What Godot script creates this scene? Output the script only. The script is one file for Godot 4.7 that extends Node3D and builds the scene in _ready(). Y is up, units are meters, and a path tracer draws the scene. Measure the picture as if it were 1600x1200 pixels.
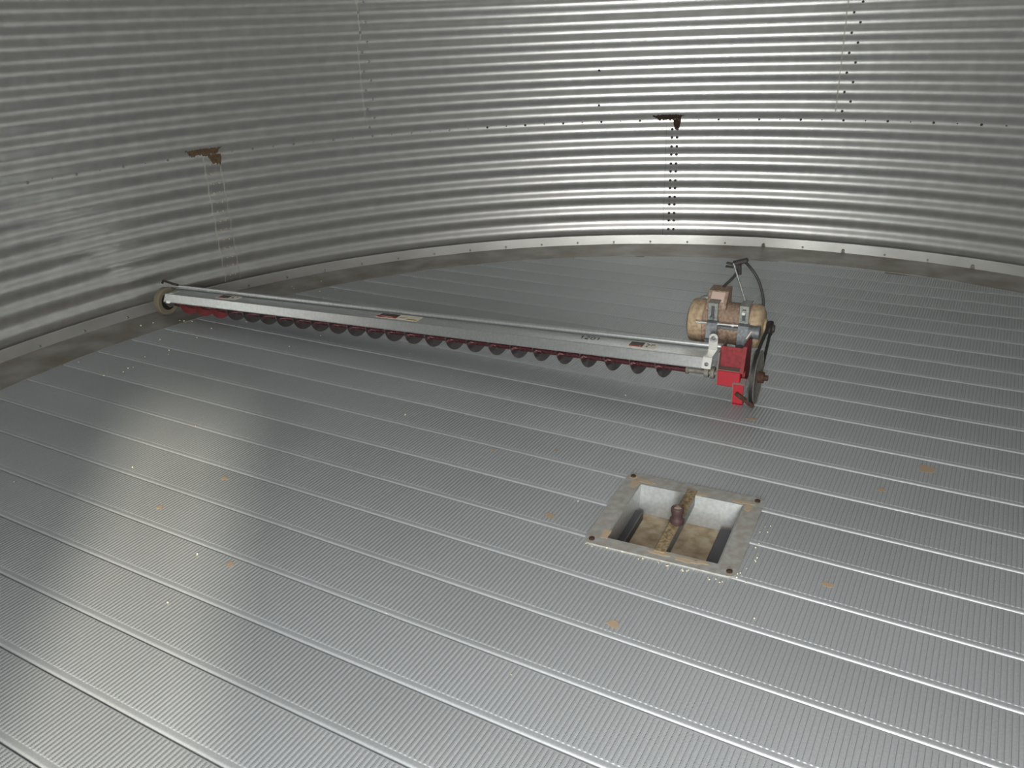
extends Node3D
# Inside of a round corrugated steel grain bin: perforated plank floor, sweep auger, centre sump.
# Axes: origin on the floor at the bin's centre, x along the floor planks, z across them, y up. Metres.

const R_BIN := 3.1066
const AMP := 0.0062           # half depth of the 4 inch corrugation
const PITCH := 0.1016
const SEAM_H := 0.762         # top of the lowest ring
const SHEET := 51.4286        # degrees of wall per sheet, seven to a ring
const DOOR_A := 69.0
const DOOR_B := 79.0
const DOOR_LOW := 0.30
const DOOR_HIGH := 1.62

var mats := {}
var rng := RandomNumberGenerator.new()

# ---------------------------------------------------------------- mesh building
class MB:
	var v := PackedVector3Array()
	var n := PackedVector3Array()
	var uv := PackedVector2Array()
	var c := PackedColorArray()
	var idx := PackedInt32Array()
	func vert(p: Vector3, nn: Vector3, t := Vector2.ZERO, col := Color.WHITE) -> int:
		v.append(p); n.append(nn); uv.append(t); c.append(col)
		return v.size() - 1
	func tri(a: int, b: int, d: int) -> void:
		var g := (v[d] - v[a]).cross(v[b] - v[a])
		if g.dot(n[a] + n[b] + n[d]) < 0.0:
			idx.append(a); idx.append(d); idx.append(b)
		else:
			idx.append(a); idx.append(b); idx.append(d)
	func quad(a: int, b: int, d: int, e: int) -> void:
		tri(a, b, d); tri(a, d, e)
	func face(pts: Array, nn: Vector3, col := Color.WHITE) -> void:
		var k := []
		for p in pts:
			k.append(vert(p, nn, Vector2(p.x, p.z), col))
		for j in range(1, k.size() - 1):
			tri(k[0], k[j], k[j + 1])
	func box(ctr: Vector3, size: Vector3, b := Basis.IDENTITY, bev := 0.0, col := Color.WHITE) -> void:
		var h := size * 0.5
		bev = minf(bev, minf(h.x, minf(h.y, h.z)) * 0.9)
		var ax := [Vector3(1, 0, 0), Vector3(0, 1, 0), Vector3(0, 0, 1)]
		for a in 3:
			var q: Vector3 = ax[(a + 1) % 3]
			var r: Vector3 = ax[(a + 2) % 3]
			for s in [-1.0, 1.0]:
				var nn: Vector3 = ax[a] * s
				var o: Vector3 = nn * h[a]
				var hq: float = h[(a + 1) % 3] - bev
				var hr: float = h[(a + 2) % 3] - bev
				face([ctr + b * (o + q * hq + r * hr), ctr + b * (o - q * hq + r * hr), ctr + b * (o - q * hq - r * hr), ctr + b * (o + q * hq - r * hr)], b * nn, col)
		if bev <= 0.0:
			return
		for a in 3:
			var i1 := (a + 1) % 3
			var i2 := (a + 2) % 3
			for s in [-1.0, 1.0]:
				for t in [-1.0, 1.0]:
					var u: Vector3 = ax[a] * (h[a] - bev)
					var e1: Vector3 = ax[i1] * s * h[i1] + ax[i2] * t * (h[i2] - bev)
					var e2: Vector3 = ax[i1] * s * (h[i1] - bev) + ax[i2] * t * h[i2]
					var nn: Vector3 = (ax[i1] * s + ax[i2] * t).normalized()
					face([ctr + b * (e1 + u), ctr + b * (e1 - u), ctr + b * (e2 - u), ctr + b * (e2 + u)], b * nn, col)
		for sx in [-1.0, 1.0]:
			for sy in [-1.0, 1.0]:
				for sz in [-1.0, 1.0]:
					var s3 := Vector3(sx, sy, sz)
					face([ctr + b * (s3 * Vector3(h.x, h.y - bev, h.z - bev)), ctr + b * (s3 * Vector3(h.x - bev, h.y, h.z - bev)), ctr + b * (s3 * Vector3(h.x - bev, h.y - bev, h.z))], b * s3.normalized(), col)
	func tube(path: Array, r: float, sides := 12, col := Color.WHITE) -> void:
		var up := Vector3.UP
		var rows := []
		var m := path.size()
		for k in m:
			var d: Vector3 = (path[mini(k + 1, m - 1)] - path[maxi(k - 1, 0)]).normalized()
			if k == 0 and absf(d.dot(up)) > 0.95:
				up = Vector3.RIGHT
			var s := d.cross(up).normalized()
			up = s.cross(d).normalized()
			var row := []
			for j in sides + 1:
				var a := TAU * j / sides
				var nn := s * cos(a) + up * sin(a)
				row.append(vert(path[k] + nn * r, nn, Vector2(float(j) / sides, k), col))
			rows.append(row)
			if k == 0 or k == m - 1:
				var cap := []
				for j in sides:
					var a := TAU * j / sides
					cap.append(path[k] + (s * cos(a) + up * sin(a)) * r)
				face(cap, -d if k == 0 else d, col)
		for k in m - 1:
			for j in sides:
				quad(rows[k][j], rows[k][j + 1], rows[k + 1][j + 1], rows[k + 1][j])
	# profile: (distance along the axis, radius); b.x is the axis
	func lathe(profile: Array, o: Vector3, b := Basis.IDENTITY, segs := 32, col := Color.WHITE) -> void:
		var m := profile.size()
		var dirs := []
		for k in m - 1:
			var d: Vector2 = (profile[k + 1] - profile[k]).normalized()
			dirs.append(Vector2(-d.y, d.x))
		for k in m - 1:
			var n0: Vector2 = dirs[k]
			var n1: Vector2 = dirs[k]
			if k > 0 and dirs[k - 1].dot(n0) > 0.75:
				n0 = (dirs[k - 1] + n0).normalized()
			if k < m - 2 and dirs[k + 1].dot(n1) > 0.75:
				n1 = (dirs[k + 1] + n1).normalized()
			var prev := []
			for j in segs + 1:
				var a := TAU * j / segs
				var rad := b * Vector3(0, cos(a), sin(a))
				var axv := b * Vector3(1, 0, 0)
				var i0 := vert(o + axv * profile[k].x + rad * profile[k].y, (axv * n0.x + rad * n0.y).normalized(), Vector2(float(j) / segs, 0), col)
				var i1 := vert(o + axv * profile[k + 1].x + rad * profile[k + 1].y, (axv * n1.x + rad * n1.y).normalized(), Vector2(float(j) / segs, 1), col)
				if j > 0:
					quad(prev[0], i0, i1, prev[1])
				prev = [i0, i1]
	# a flat outline in the plane (b.x, b.y), given depth along b.z
	func extrude(poly: PackedVector2Array, o: Vector3, b: Basis, depth: float, col := Color.WHITE) -> void:
		if Geometry2D.is_polygon_clockwise(poly):
			poly.reverse()
		var t := Geometry2D.triangulate_polygon(poly)
		for s in [0, 1]:
			var nn := b.z * (1.0 if s == 1 else -1.0)
			var k := []
			for p in poly:
				k.append(vert(o + b.x * p.x + b.y * p.y + b.z * depth * s, nn, p, col))
			for j in range(0, t.size(), 3):
				tri(k[t[j]], k[t[j + 1]], k[t[j + 2]])
		for j in poly.size():
			var p := poly[j]
			var q := poly[(j + 1) % poly.size()]
			var d := (q - p).normalized()
			var nn := b.x * d.y - b.y * d.x
			face([o + b.x * p.x + b.y * p.y, o + b.x * q.x + b.y * q.y, o + b.x * q.x + b.y * q.y + b.z * depth, o + b.x * p.x + b.y * p.y + b.z * depth], nn, col)
	# a strip of sheet metal following a path in (along b.x, b.y), width along b.z, with thickness
	func strap(path: Array, width: float, thick: float, o: Vector3, b: Basis, col := Color.WHITE) -> void:
		var left := []
		var right := []
		for k in path.size():
			var d0: Vector2 = (path[k] - path[maxi(k - 1, 0)]).normalized() if k > 0 else (path[1] - path[0]).normalized()
			var d1: Vector2 = (path[mini(k + 1, path.size() - 1)] - path[k]).normalized() if k < path.size() - 1 else d0
			var d := (d0 + d1).normalized()
			var nn := Vector2(-d.y, d.x)
			var w := thick * 0.5 / maxf(nn.dot(Vector2(-d0.y, d0.x)), 0.5)
			left.append(path[k] + nn * w)
			right.append(path[k] - nn * w)
		var poly := PackedVector2Array(left)
		right.reverse()
		for p in right:
			poly.append(p)
		extrude(poly, o - b.z * width * 0.5, b, width, col)
	func mesh() -> ArrayMesh:
		var a := []
		a.resize(Mesh.ARRAY_MAX)
		a[Mesh.ARRAY_VERTEX] = v
		a[Mesh.ARRAY_NORMAL] = n
		a[Mesh.ARRAY_TEX_UV] = uv
		a[Mesh.ARRAY_COLOR] = c
		a[Mesh.ARRAY_INDEX] = idx
		var me := ArrayMesh.new()
		me.add_surface_from_arrays(Mesh.PRIMITIVE_TRIANGLES, a)
		return me

# ---------------------------------------------------------------- scene helpers
func put(called: String, shape, m: Material, parent: Node = self, at := Vector3.ZERO, label := "") -> MeshInstance3D:
	var o := MeshInstance3D.new()
	o.name = called
	o.mesh = shape.mesh() if shape is MB else shape
	o.material_override = m
	o.position = at
	o.cast_shadow = GeometryInstance3D.SHADOW_CASTING_SETTING_ON
	if label:
		o.set_meta("label", label)
	parent.add_child(o, true)
	return o

func base(called: String, label: String, at := Vector3.ZERO, category := "", kind := "") -> Node3D:
	var o := Node3D.new()
	o.name = called
	o.position = at
	o.set_meta("label", label)
	if category:
		o.set_meta("category", category)
	if kind:
		o.set_meta("kind", kind)
	add_child(o, true)
	return o

func mat(called: String, col: Color, rough: float, metal: float, vcol := false) -> StandardMaterial3D:
	var m := StandardMaterial3D.new()
	m.resource_name = called
	m.albedo_color = col
	m.roughness = rough
	m.metallic = metal
	m.vertex_color_use_as_albedo = vcol
	m.cull_mode = BaseMaterial3D.CULL_DISABLED
	mats[called] = m
	return m

func noise_tex(freq: float, lo: Color, hi: Color, size := 256, sd := 1, octaves := 4, type := FastNoiseLite.TYPE_SIMPLEX_SMOOTH) -> ImageTexture:
	var f := FastNoiseLite.new()
	f.seed = sd
	f.noise_type = type
	f.frequency = freq
	f.fractal_octaves = octaves
	var g := f.get_seamless_image(size, size)
	var im := Image.create(size, size, false, Image.FORMAT_RGB8)
	for y in size:
		for x in size:
			im.set_pixel(x, y, lo.lerp(hi, g.get_pixel(x, y).r))
	im.generate_mipmaps()
	return ImageTexture.create_from_image(im)

func tri_tex(m: StandardMaterial3D, t: Texture2D, per_metre: float) -> void:
	m.albedo_texture = t
	m.uv1_triplanar = true
	m.uv1_scale = Vector3.ONE * per_metre

func polar(az: float, r: float, h: float) -> Vector3:
	return Vector3(cos(deg_to_rad(az)) * r, h, sin(deg_to_rad(az)) * r)

func wall_r(h: float) -> float:
	return R_BIN + AMP * cos(TAU * (h - SEAM_H) / PITCH)

func wall_n(az: float, h: float) -> Vector3:   # points into the bin
	var slope := -AMP * TAU / PITCH * sin(TAU * (h - SEAM_H) / PITCH)
	return (polar(az, -1.0, 0.0) + Vector3(0, slope, 0)).normalized()

func _ready() -> void:
	rng.seed = 11
	set_camera_and_light()
	make_materials()
	make_shell()
	make_floor()
	make_sump()
	make_auger()
	make_crumbs()

# ---------------------------------------------------------------- camera, sky, lights, exposure
func set_camera_and_light() -> void:
	var cam := Camera3D.new()
	cam.name = "camera"
	var rx := Vector3(0.8686, -0.0381, -0.4940).normalized()
	var fw := Vector3(-0.4652, -0.4057, -0.7867).normalized()
	var up := rx.cross(fw).normalized()
	cam.transform = Transform3D(Basis(fw.cross(up).normalized(), up, -fw), Vector3(0.7414, 1.3771, 2.0703))
	cam.fov = 49.6423
	cam.near = 0.02
	cam.far = 200.0
	add_child(cam)
	cam.current = true

	var we := WorldEnvironment.new()
	we.name = "world"
	var e := Environment.new()
	e.background_mode = Environment.BG_SKY
	var sm := ProceduralSkyMaterial.new()
	sm.sky_top_color = Color(0.62, 0.70, 0.80)
	sm.sky_horizon_color = Color(0.82, 0.85, 0.88)
	sm.ground_bottom_color = Color(0.30, 0.28, 0.24)
	sm.ground_horizon_color = Color(0.55, 0.55, 0.52)
	sm.sky_energy_multiplier = 1.0
	var sky := Sky.new()
	sky.sky_material = sm
	e.sky = sky
	e.background_energy_multiplier = 2.0
	e.tonemap_mode = Environment.TONE_MAPPER_LINEAR
	e.tonemap_exposure = 1.0
	e.sdfgi_enabled = true
	e.ssao_enabled = true
	e.ssil_enabled = true
	we.environment = e
	add_child(we)

	# veiled low sun that reaches in through the open door behind the photographer
	var sun := DirectionalLight3D.new()
	sun.name = "sun"
	var dir := Vector3(-0.697, -0.40, -0.717).normalized()
	sun.basis = Basis.looking_at(dir, Vector3.UP)
	sun.light_color = Color(1.0, 0.95, 0.85)
	sun.light_energy = 1.85
	sun.light_angular_distance = 4.0
	sun.shadow_enabled = true
	sun.sky_mode = DirectionalLight3D.SKY_MODE_LIGHT_ONLY
	add_child(sun)

	# daylight through the door
	var da := (DOOR_A + DOOR_B) * 0.5
	var door := AreaLight3D.new()
	door.name = "door_daylight"
	door.area_size = Vector2(0.50, 1.26)
	door.light_color = Color(0.985, 1.0, 0.98)
	door.light_energy = 15.5
	door.shadow_enabled = true
	var dp := polar(da, R_BIN + 0.03, (DOOR_LOW + DOOR_HIGH) * 0.5)
	door.transform = Transform3D(Basis.looking_at(polar(da, -1.0, 0.0), Vector3.UP), dp)
	add_child(door)

	# daylight through the open centre hatch of the roof
	var hatch := AreaLight3D.new()
	hatch.name = "hatch_daylight"
	hatch.area_size = Vector2(0.75, 0.75)
	hatch.light_color = Color(1.0, 0.98, 0.94)
	hatch.light_energy = 1.0
	hatch.shadow_enabled = true
	hatch.transform = Transform3D(Basis.looking_at(Vector3.DOWN, Vector3.RIGHT), Vector3(0, 6.55, 0))
	add_child(hatch)

	# the photographer's flash, just above and right of the lens
	var flash := SpotLight3D.new()
	flash.name = "camera_flash"
	flash.position = cam.position + rx * 0.05 + up * 0.04 + fw * 0.03
	flash.basis = cam.basis
	flash.spot_angle = 62.0
	flash.spot_angle_attenuation = 0.6
	flash.spot_range = 12.0
	flash.spot_attenuation = 2.0
	flash.light_color = Color(1.0, 0.95, 0.95)
	flash.light_energy = 3.5
	flash.light_size = 0.03
	flash.shadow_enabled = true
	add_child(flash)
	for l in [door, hatch]:
		if "area_range" in l:
			l.area_range = 15.0

# ---------------------------------------------------------------- materials
func make_materials() -> void:
	var m := mat("wall_steel", Color(0.74, 0.74, 0.73), 0.33, 0.8)
	tri_tex(m, noise_tex(0.02, Color(0.88, 0.88, 0.88), Color(1, 1, 1), 256, 3, 5), 2.0)
	m = mat("outer_steel", Color(0.7, 0.71, 0.72), 0.45, 0.9)
	m = mat("floor_steel", Color(0.69, 0.71, 0.72), 0.5, 0.5, true)
	m.albedo_texture = plank_texture()
	m = mat("flashing_steel", Color(0.64, 0.635, 0.62), 0.5, 0.5)
	tri_tex(m, noise_tex(0.012, Color(0.74, 0.71, 0.67), Color(1, 1, 1), 256, 8, 4), 1.1)
	m = mat("upstand_steel", Color(0.78, 0.78, 0.77), 0.36, 0.8)
	tri_tex(m, noise_tex(0.012, Color(0.90, 0.90, 0.89), Color(1, 1, 1), 256, 33, 3), 1.5)
	m = mat("lap_seal", Color(0.60, 0.595, 0.56), 0.6, 0.3)
	m = mat("bolt_tan", Color(0.58, 0.54, 0.45), 0.7, 0.1)
	m = mat("bolt_dark", Color(0.22, 0.20, 0.19), 0.55, 0.6)
	m = mat("bolt_zinc", Color(0.55, 0.55, 0.54), 0.4, 0.9)
	m = mat("sealant", Color(0.20, 0.15, 0.11), 0.9, 0.0)
	tri_tex(m, noise_tex(0.05, Color(0.5, 0.45, 0.4), Color(1.3, 1.2, 1.1), 128, 5), 9.0)
	m = mat("sealant_tan", Color(0.33, 0.295, 0.245), 0.9, 0.0)
	tri_tex(m, noise_tex(0.05, Color(0.6, 0.5, 0.42), Color(1.2, 1.1, 1.0), 128, 5), 9.0)
	m = mat("concrete", Color(0.42, 0.41, 0.39), 0.95, 0.0)
	tri_tex(m, noise_tex(0.03, Color(0.8, 0.8, 0.8), Color(1, 1, 1), 128, 7), 1.0)
	m = mat("gravel", Color(0.40, 0.38, 0.34), 1.0, 0.0)
	tri_tex(m, noise_tex(0.08, Color(0.6, 0.6, 0.58), Color(1, 1, 1), 256, 9), 0.8)
	m = mat("galvanised", Color(0.76, 0.77, 0.77), 0.42, 0.85)
	tri_tex(m, noise_tex(0.04, Color(0.88, 0.88, 0.88), Color(1, 1, 1), 256, 12, 4), 6.0)
	m = mat("shield_steel", Color(0.79, 0.80, 0.80), 0.37, 0.9)
	tri_tex(m, noise_tex(0.04, Color(0.88, 0.88, 0.88), Color(1, 1, 1), 256, 25, 4), 6.0)
	m = mat("galvanised_dull", Color(0.56, 0.57, 0.56), 0.5, 0.75)
	tri_tex(m, noise_tex(0.04, Color(0.75, 0.74, 0.72), Color(1, 1, 1), 256, 13, 4), 9.0)
	m = mat("bracket_grey", Color(0.46, 0.48, 0.50), 0.55, 0.4)
	tri_tex(m, noise_tex(0.05, Color(0.7, 0.68, 0.66), Color(1, 1, 1), 128, 14), 12.0)
	m = mat("bright_zinc", Color(0.86, 0.86, 0.84), 0.32, 0.8)
	m = mat("worn_steel", Color(0.46, 0.44, 0.44), 0.32, 0.85)
	m = mat("red_flight", Color(0.44, 0.21, 0.21), 0.4, 0.2)
	m = mat("red_shaft", Color(0.44, 0.30, 0.315), 0.26, 0.7)
	tri_tex(m, noise_tex(0.06, Color(0.5, 0.5, 0.5), Color(1.2, 1.0, 1.0), 128, 15), 14.0)
	m = mat("red_paint", Color(0.54, 0.03, 0.10), 0.5, 0.0)
	m = mat("red_dusty", Color(0.48, 0.13, 0.15), 0.75, 0.0)
	tri_tex(m, noise_tex(0.04, Color(0.8, 0.8, 0.8), Color(1.05, 1.1, 1.1), 128, 16), 9.0)
	m = mat("red_dust_top", Color(0.42, 0.36, 0.34), 0.85, 0.0)
	m = mat("motor_beige", Color(0.65, 0.59, 0.50), 0.6, 0.0)
	tri_tex(m, noise_tex(0.025, Color(0.72, 0.65, 0.60), Color(1.06, 1.06, 1.03), 256, 18, 5), 7.0)
	m = mat("motor_rust", Color(0.55, 0.49, 0.43), 0.8, 0.0)
	tri_tex(m, noise_tex(0.03, Color(0.7, 0.62, 0.58), Color(1.1, 1.1, 1.1), 256, 19, 5), 8.0)
	m = mat("paper_label", Color(0.66, 0.58, 0.54), 0.7, 0.0)
	m = mat("rubber", Color(0.06, 0.06, 0.06), 0.6, 0.0)
	m = mat("cord_rubber", Color(0.15, 0.15, 0.15), 0.65, 0.0)
	m = mat("dark_brown", Color(0.16, 0.14, 0.13), 0.7, 0.0)
	m = mat("pulley_iron", Color(0.47, 0.47, 0.45), 0.65, 0.4)
	tri_tex(m, noise_tex(0.04, Color(0.75, 0.7, 0.65), Color(1.1, 1.1, 1.1), 128, 20), 8.0)
	m = mat("rusty_iron", Color(0.27, 0.19, 0.14), 0.85, 0.2)
	tri_tex(m, noise_tex(0.05, Color(0.6, 0.55, 0.5), Color(1.2, 1.1, 1.1), 128, 21), 10.0)
	m = mat("tyre_tan", Color(0.42, 0.39, 0.33), 0.9, 0.0)
	m = mat("wheel_dark", Color(0.10, 0.09, 0.07), 0.8, 0.1)
	m = mat("pin_steel", Color(0.32, 0.25, 0.25), 0.5, 0.5)
	m = mat("sump_dirt", Color(0.61, 0.575, 0.49), 0.95, 0.0)
	tri_tex(m, noise_tex(0.03, Color(0.78, 0.74, 0.68), Color(1.1, 1.1, 1.1), 256, 22, 6), 2.6)
	m = mat("rim_rust", Color(0.62, 0.56, 0.47), 0.8, 0.1)
	m = mat("sump_flange", Color(0.68, 0.685, 0.68), 0.58, 0.5)
	tri_tex(m, noise_tex(0.022, Color(0.86, 0.84, 0.79), Color(1.0, 1.0, 1.0), 256, 23, 4), 5.0)
	m = mat("bar_rust", Color(0.54, 0.50, 0.42), 0.85, 0.1)
	tri_tex(m, noise_tex(0.04, Color(0.6, 0.55, 0.45), Color(1.2, 1.15, 1.1), 256, 24, 4), 7.0)
	m = mat("rail_dark", Color(0.27, 0.27, 0.28), 0.5, 0.5)
	m = mat("rust_stain", Color(0.62, 0.55, 0.46), 0.7, 0.2)
	m = mat("crumbs", Color(0.82, 0.79, 0.68), 0.8, 0.0, true)
	m = mat("ink", Color(0.10, 0.10, 0.10), 0.7, 0.0)
	m = mat("decal_edge", Color(0.75, 0.73, 0.68), 0.5, 0.0)

func plank_texture() -> ImageTexture:
	# u: 8 ribs (0.0992 m), v: one plank width. Rows of small dark perforations in the troughs, fine spangle.
	var w := 256
	var h := 512
	var im := Image.create(w, h, false, Image.FORMAT_RGB8)
	var f := FastNoiseLite.new()
	f.seed = 4
	f.frequency = 0.05
	var g := f.get_seamless_image(w, h)
	for y in h:
		for x in w:
			var q := 0.90 + 0.10 * g.get_pixel(x, y).r
			var z := float(y) / h * 0.1778
			if z > 0.006 and z < 0.15:
				var px := fposmod(float(x), 32.0) - 16.0
				var py := fposmod(float(y), 12.0) - 6.0
				if px * px * 0.16 + py * py * 0.12 < 0.9:
					q *= 0.35
			im.set_pixel(x, y, Color(q, q, q))
	im.generate_mipmaps()
	return ImageTexture.create_from_image(im)

# ---------------------------------------------------------------- bin shell
func make_shell() -> void:
	# ground and concrete pad
	var gm := MB.new()
	gm.lathe([Vector2(-0.2, 0.0), Vector2(-0.2, 40.0), Vector2(0.0, 40.0), Vector2(0.0, 0.0)], Vector3(0, -0.55, 0), Basis(Vector3.UP, Vector3.RIGHT, Vector3.FORWARD), 48)
	put("ground", gm, mats.gravel, self, Vector3.ZERO, "bare gravel ground outside the bin").set_meta("kind", "structure")
	var pad := MB.new()
	pad.lathe([Vector2(0.0, 0.0), Vector2(0.0, 3.5), Vector2(0.18, 3.5), Vector2(0.18, 0.0)], Vector3(0, -0.55, 0), Basis(Vector3.UP, Vector3.RIGHT, Vector3.FORWARD), 64)
	put("trim_1", pad, mats.concrete, self, Vector3.ZERO, "concrete foundation pad under the bin").set_meta("kind", "structure")

	var wall := base("wall_round", "round wall of corrugated galvanised steel sheets bolted in rings", Vector3.ZERO, "wall", "structure")
	for ring in 5:
		var h0 := SEAM_H - 1.1176 + 1.1176 * ring
		var az0: float = -108.9 if ring % 2 == 0 else -91.1
		for k in 7:
			put("wall_sheet", sheet(az0 + SHEET * k, h0, h0 + 1.1176, ring), mats.wall_steel, wall)
	# bolts. Two sizes share their meshes.
	var bolt := bolt_mesh(0.0070, 0.006)
	var small := bolt_mesh(0.0038, 0.004)
	# along the ring seam
	for k in range(-9, 5):
		var az := -91.28 + 4.286 * k
		put_bolt(wall, bolt, az - 0.0, SEAM_H, 0.002, mats.bolt_dark if k > -10 else mats.bolt_zinc)
		put_bolt(wall, small, az + 2.143, SEAM_H, 0.002, mats.bolt_dark)
	for k in range(-20, -9):
		var az := -91.28 + 4.286 * k
		put_bolt(wall, bolt, az, SEAM_H, 0.002, mats.bolt_zinc)
		put_bolt(wall, small, az + 2.143, SEAM_H, 0.002, mats.bolt_zinc)
	# lower vertical laps: two rows on every crest and valley
	for lap in [[-109.12, mats.bolt_dark], [-160.2, mats.bolt_tan]]:
		for j in range(1, 15):
			for s in [0.0, 0.57]:
				put_bolt(wall, bolt_mesh_cached(0.0055, 0.004) if lap[0] < -150.0 else bolt_mesh_cached(0.0085, 0.005), lap[0] + s, SEAM_H - 0.0508 * j, 0.003, lap[1])
	# upper vertical laps: staggered
	for lap in [[-91.5, mats.bolt_dark], [-143.0, mats.bolt_zinc]]:
		for j in range(1, 16):
			put_bolt(wall, bolt, lap[0] + (0.0 if j % 2 == 1 else 0.68) + 0.0045 * j, SEAM_H + 0.0508 * j, 0.003, lap[1])
	lap_line(wall, -109.75, 0.03, SEAM_H - 0.02, 0.05, mats.galvanised_dull)
	lap_line(wall, -160.75, 0.07, SEAM_H - 0.01, 0.05, mats.lap_seal)
	lap_line(wall, -159.15, 0.06, SEAM_H - 0.06, 0.05, mats.lap_seal)
	lap_line(wall, -92.15, 0.09, SEAM_H + 0.95, SEAM_H + 0.05, mats.lap_seal)
	lap_line(wall, -143.35, 0.05, SEAM_H + 0.50, SEAM_H + 0.05, mats.lap_seal)
	lap_line(wall, -142.95, 0.08, SEAM_H + 1.0, SEAM_H + 0.52, mats.lap_seal)
	for h in [SEAM_H + 0.1016 * 0.95, SEAM_H + 0.0508 * 5.8]:
		put_bolt(wall, bolt, -117.27, h, 0.001, mats.rusty_iron)
	# foot bolts
	var washer := MB.new()
	var wb := Basis(Vector3(0, 0, 1), Vector3(0, 1, 0), Vector3(-1, 0, 0))
	washer.lathe([Vector2(0, 0), Vector2(0.0, 0.014), Vector2(0.003, 0.014), Vector2(0.003, 0.0085), Vector2(0.010, 0.0085), Vector2(0.011, 0.007), Vector2(0.011, 0.0)], Vector3.ZERO, wb, 12)
	var wm := washer.mesh()
	for k in range(-20, 8):
		var az := -106.87 + 4.3 * k
		var bigger: bool = k in [2, 4, 7]
		var o := put_bolt(wall, wm, az, 0.0175, 0.0048, mats.pulley_iron if bigger else mats.galvanised_dull)
		o.scale = Vector3.ONE * (1.15 if bigger else 0.80)
	# sealant smeared over the two lap joints
	sealant(wall, -111.3, -107.9, 0.797, 0.762, mats.sealant, 3)
	sealant(wall, -109.0, -108.2, 0.775, 0.706, mats.sealant, 4)
	sealant(wall, -162.4, -158.8, 0.797, 0.757, mats.sealant_tan, 5)
	sealant(wall, -160.2, -158.9, 0.768, 0.705, mats.sealant_tan, 6)

	# door: steel frame in the wall behind the photographer, leaf swung open outside
	var door := base("door_1", "open access door of the bin behind the photographer", Vector3.ZERO, "door", "structure")
	var fr := MB.new()
	var mid := (DOOR_A + DOOR_B) * 0.5
	var half := deg_to_rad((DOOR_B - DOOR_A) * 0.5) * R_BIN
	var out := polar(mid, 1.0, 0.0)
	var side := Vector3.UP.cross(out)
	var fb := Basis(side, Vector3.UP, out)
	var hm := (DOOR_LOW + DOOR_HIGH) * 0.5
	var hh := (DOOR_HIGH - DOOR_LOW) * 0.5
	for s in [-1.0, 1.0]:
		fr.box(out * (R_BIN - 0.0) + side * s * (half + 0.01) + Vector3(0, hm, 0), Vector3(0.04, hh * 2.0 + 0.08, 0.10), fb, 0.004)
		fr.box(out * (R_BIN - 0.0) + Vector3(0, hm + s * (hh + 0.01), 0), Vector3(half * 2.0 + 0.06, 0.04, 0.10), fb, 0.004)
	put("door_frame", fr, mats.galvanised_dull, door)
	var leaf := MB.new()
	var hinge := out * (R_BIN + 0.06) + side * (half + 0.02)
	leaf.box(hinge + Vector3(0, hm, 0) + (side * 0.9 + out * 0.25).normalized() * 0.28, Vector3(0.56, hh * 2.0 + 0.06, 0.02), Basis((side * 0.9 + out * 0.25).normalized(), Vector3.UP, (side * 0.9 + out * 0.25).normalized().cross(Vector3.UP)), 0.004)
	put("door_leaf", leaf, mats.galvanised_dull, door)

	# roof cone with an open centre hatch
	var eave := SEAM_H + 1.1176 * 4.0
	var roof := base("ceiling", "cone roof of steel panels with an open centre hatch", Vector3.ZERO, "roof", "structure")
	for k in 21:
		var rm := MB.new()
		var a0 := 360.0 / 21.0 * k
		var a1 := a0 + 360.0 / 21.0
		var apex := 6.62
		for s in [0.0, 0.012]:
			var q := []
			for p in [[a0, R_BIN + 0.12, eave - 0.05], [a1, R_BIN + 0.12, eave - 0.05], [a1, 0.40, apex], [a0, 0.40, apex]]:
				q.append(polar(p[0], p[1], p[2] + s))
			rm.face(q, (Vector3(0, 1, 0) + polar((a0 + a1) * 0.5, 0.4, 0)).normalized() * (1.0 if s > 0.0 else -1.0))
		var p0 := polar(a1, R_BIN + 0.1, eave - 0.03)
		var p1 := polar(a1, 0.42, apex + 0.03)
		rm.tube([p0, p1], 0.022, 6)
		put("roof_panel", rm, mats.wall_steel, roof)
	var ring_m := MB.new()
	ring_m.lathe([Vector2(0, 0.39), Vector2(0.14, 0.39), Vector2(0.14, 0.42), Vector2(0, 0.42), Vector2(0, 0.39)], Vector3(0, 6.6, 0), Basis(Vector3.UP, Vector3.RIGHT, Vector3.FORWARD), 32)
	put("hatch_ring", ring_m, mats.outer_steel, roof)

var bolt_cache := {}
func bolt_mesh_cached(r: float, h: float) -> ArrayMesh:
	var key := "%f_%f" % [r, h]
	if not bolt_cache.has(key):
		bolt_cache[key] = bolt_mesh(r, h)
	return bolt_cache[key]

func bolt_mesh(r: float, h: float) -> ArrayMesh:
	var m := MB.new()
	m.lathe([Vector2(0, 0.0), Vector2(0, r), Vector2(h * 0.6, r), Vector2(h, r * 0.7), Vector2(h, 0.0)], Vector3.ZERO, Basis(Vector3(0, 0, 1), Vector3(0, 1, 0), Vector3(-1, 0, 0)), 8)
	return m.mesh()

func put_bolt(parent: Node, m: ArrayMesh, az: float, h: float, inset: float, material: Material) -> MeshInstance3D:
	var o := put("bolt", m, material, parent, polar(az, wall_r(h) - inset, h))
	var nn := wall_n(az, h)
	o.basis = Basis(Vector3.UP.cross(nn).normalized(), nn.cross(Vector3.UP.cross(nn).normalized()), nn)
	return o

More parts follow.
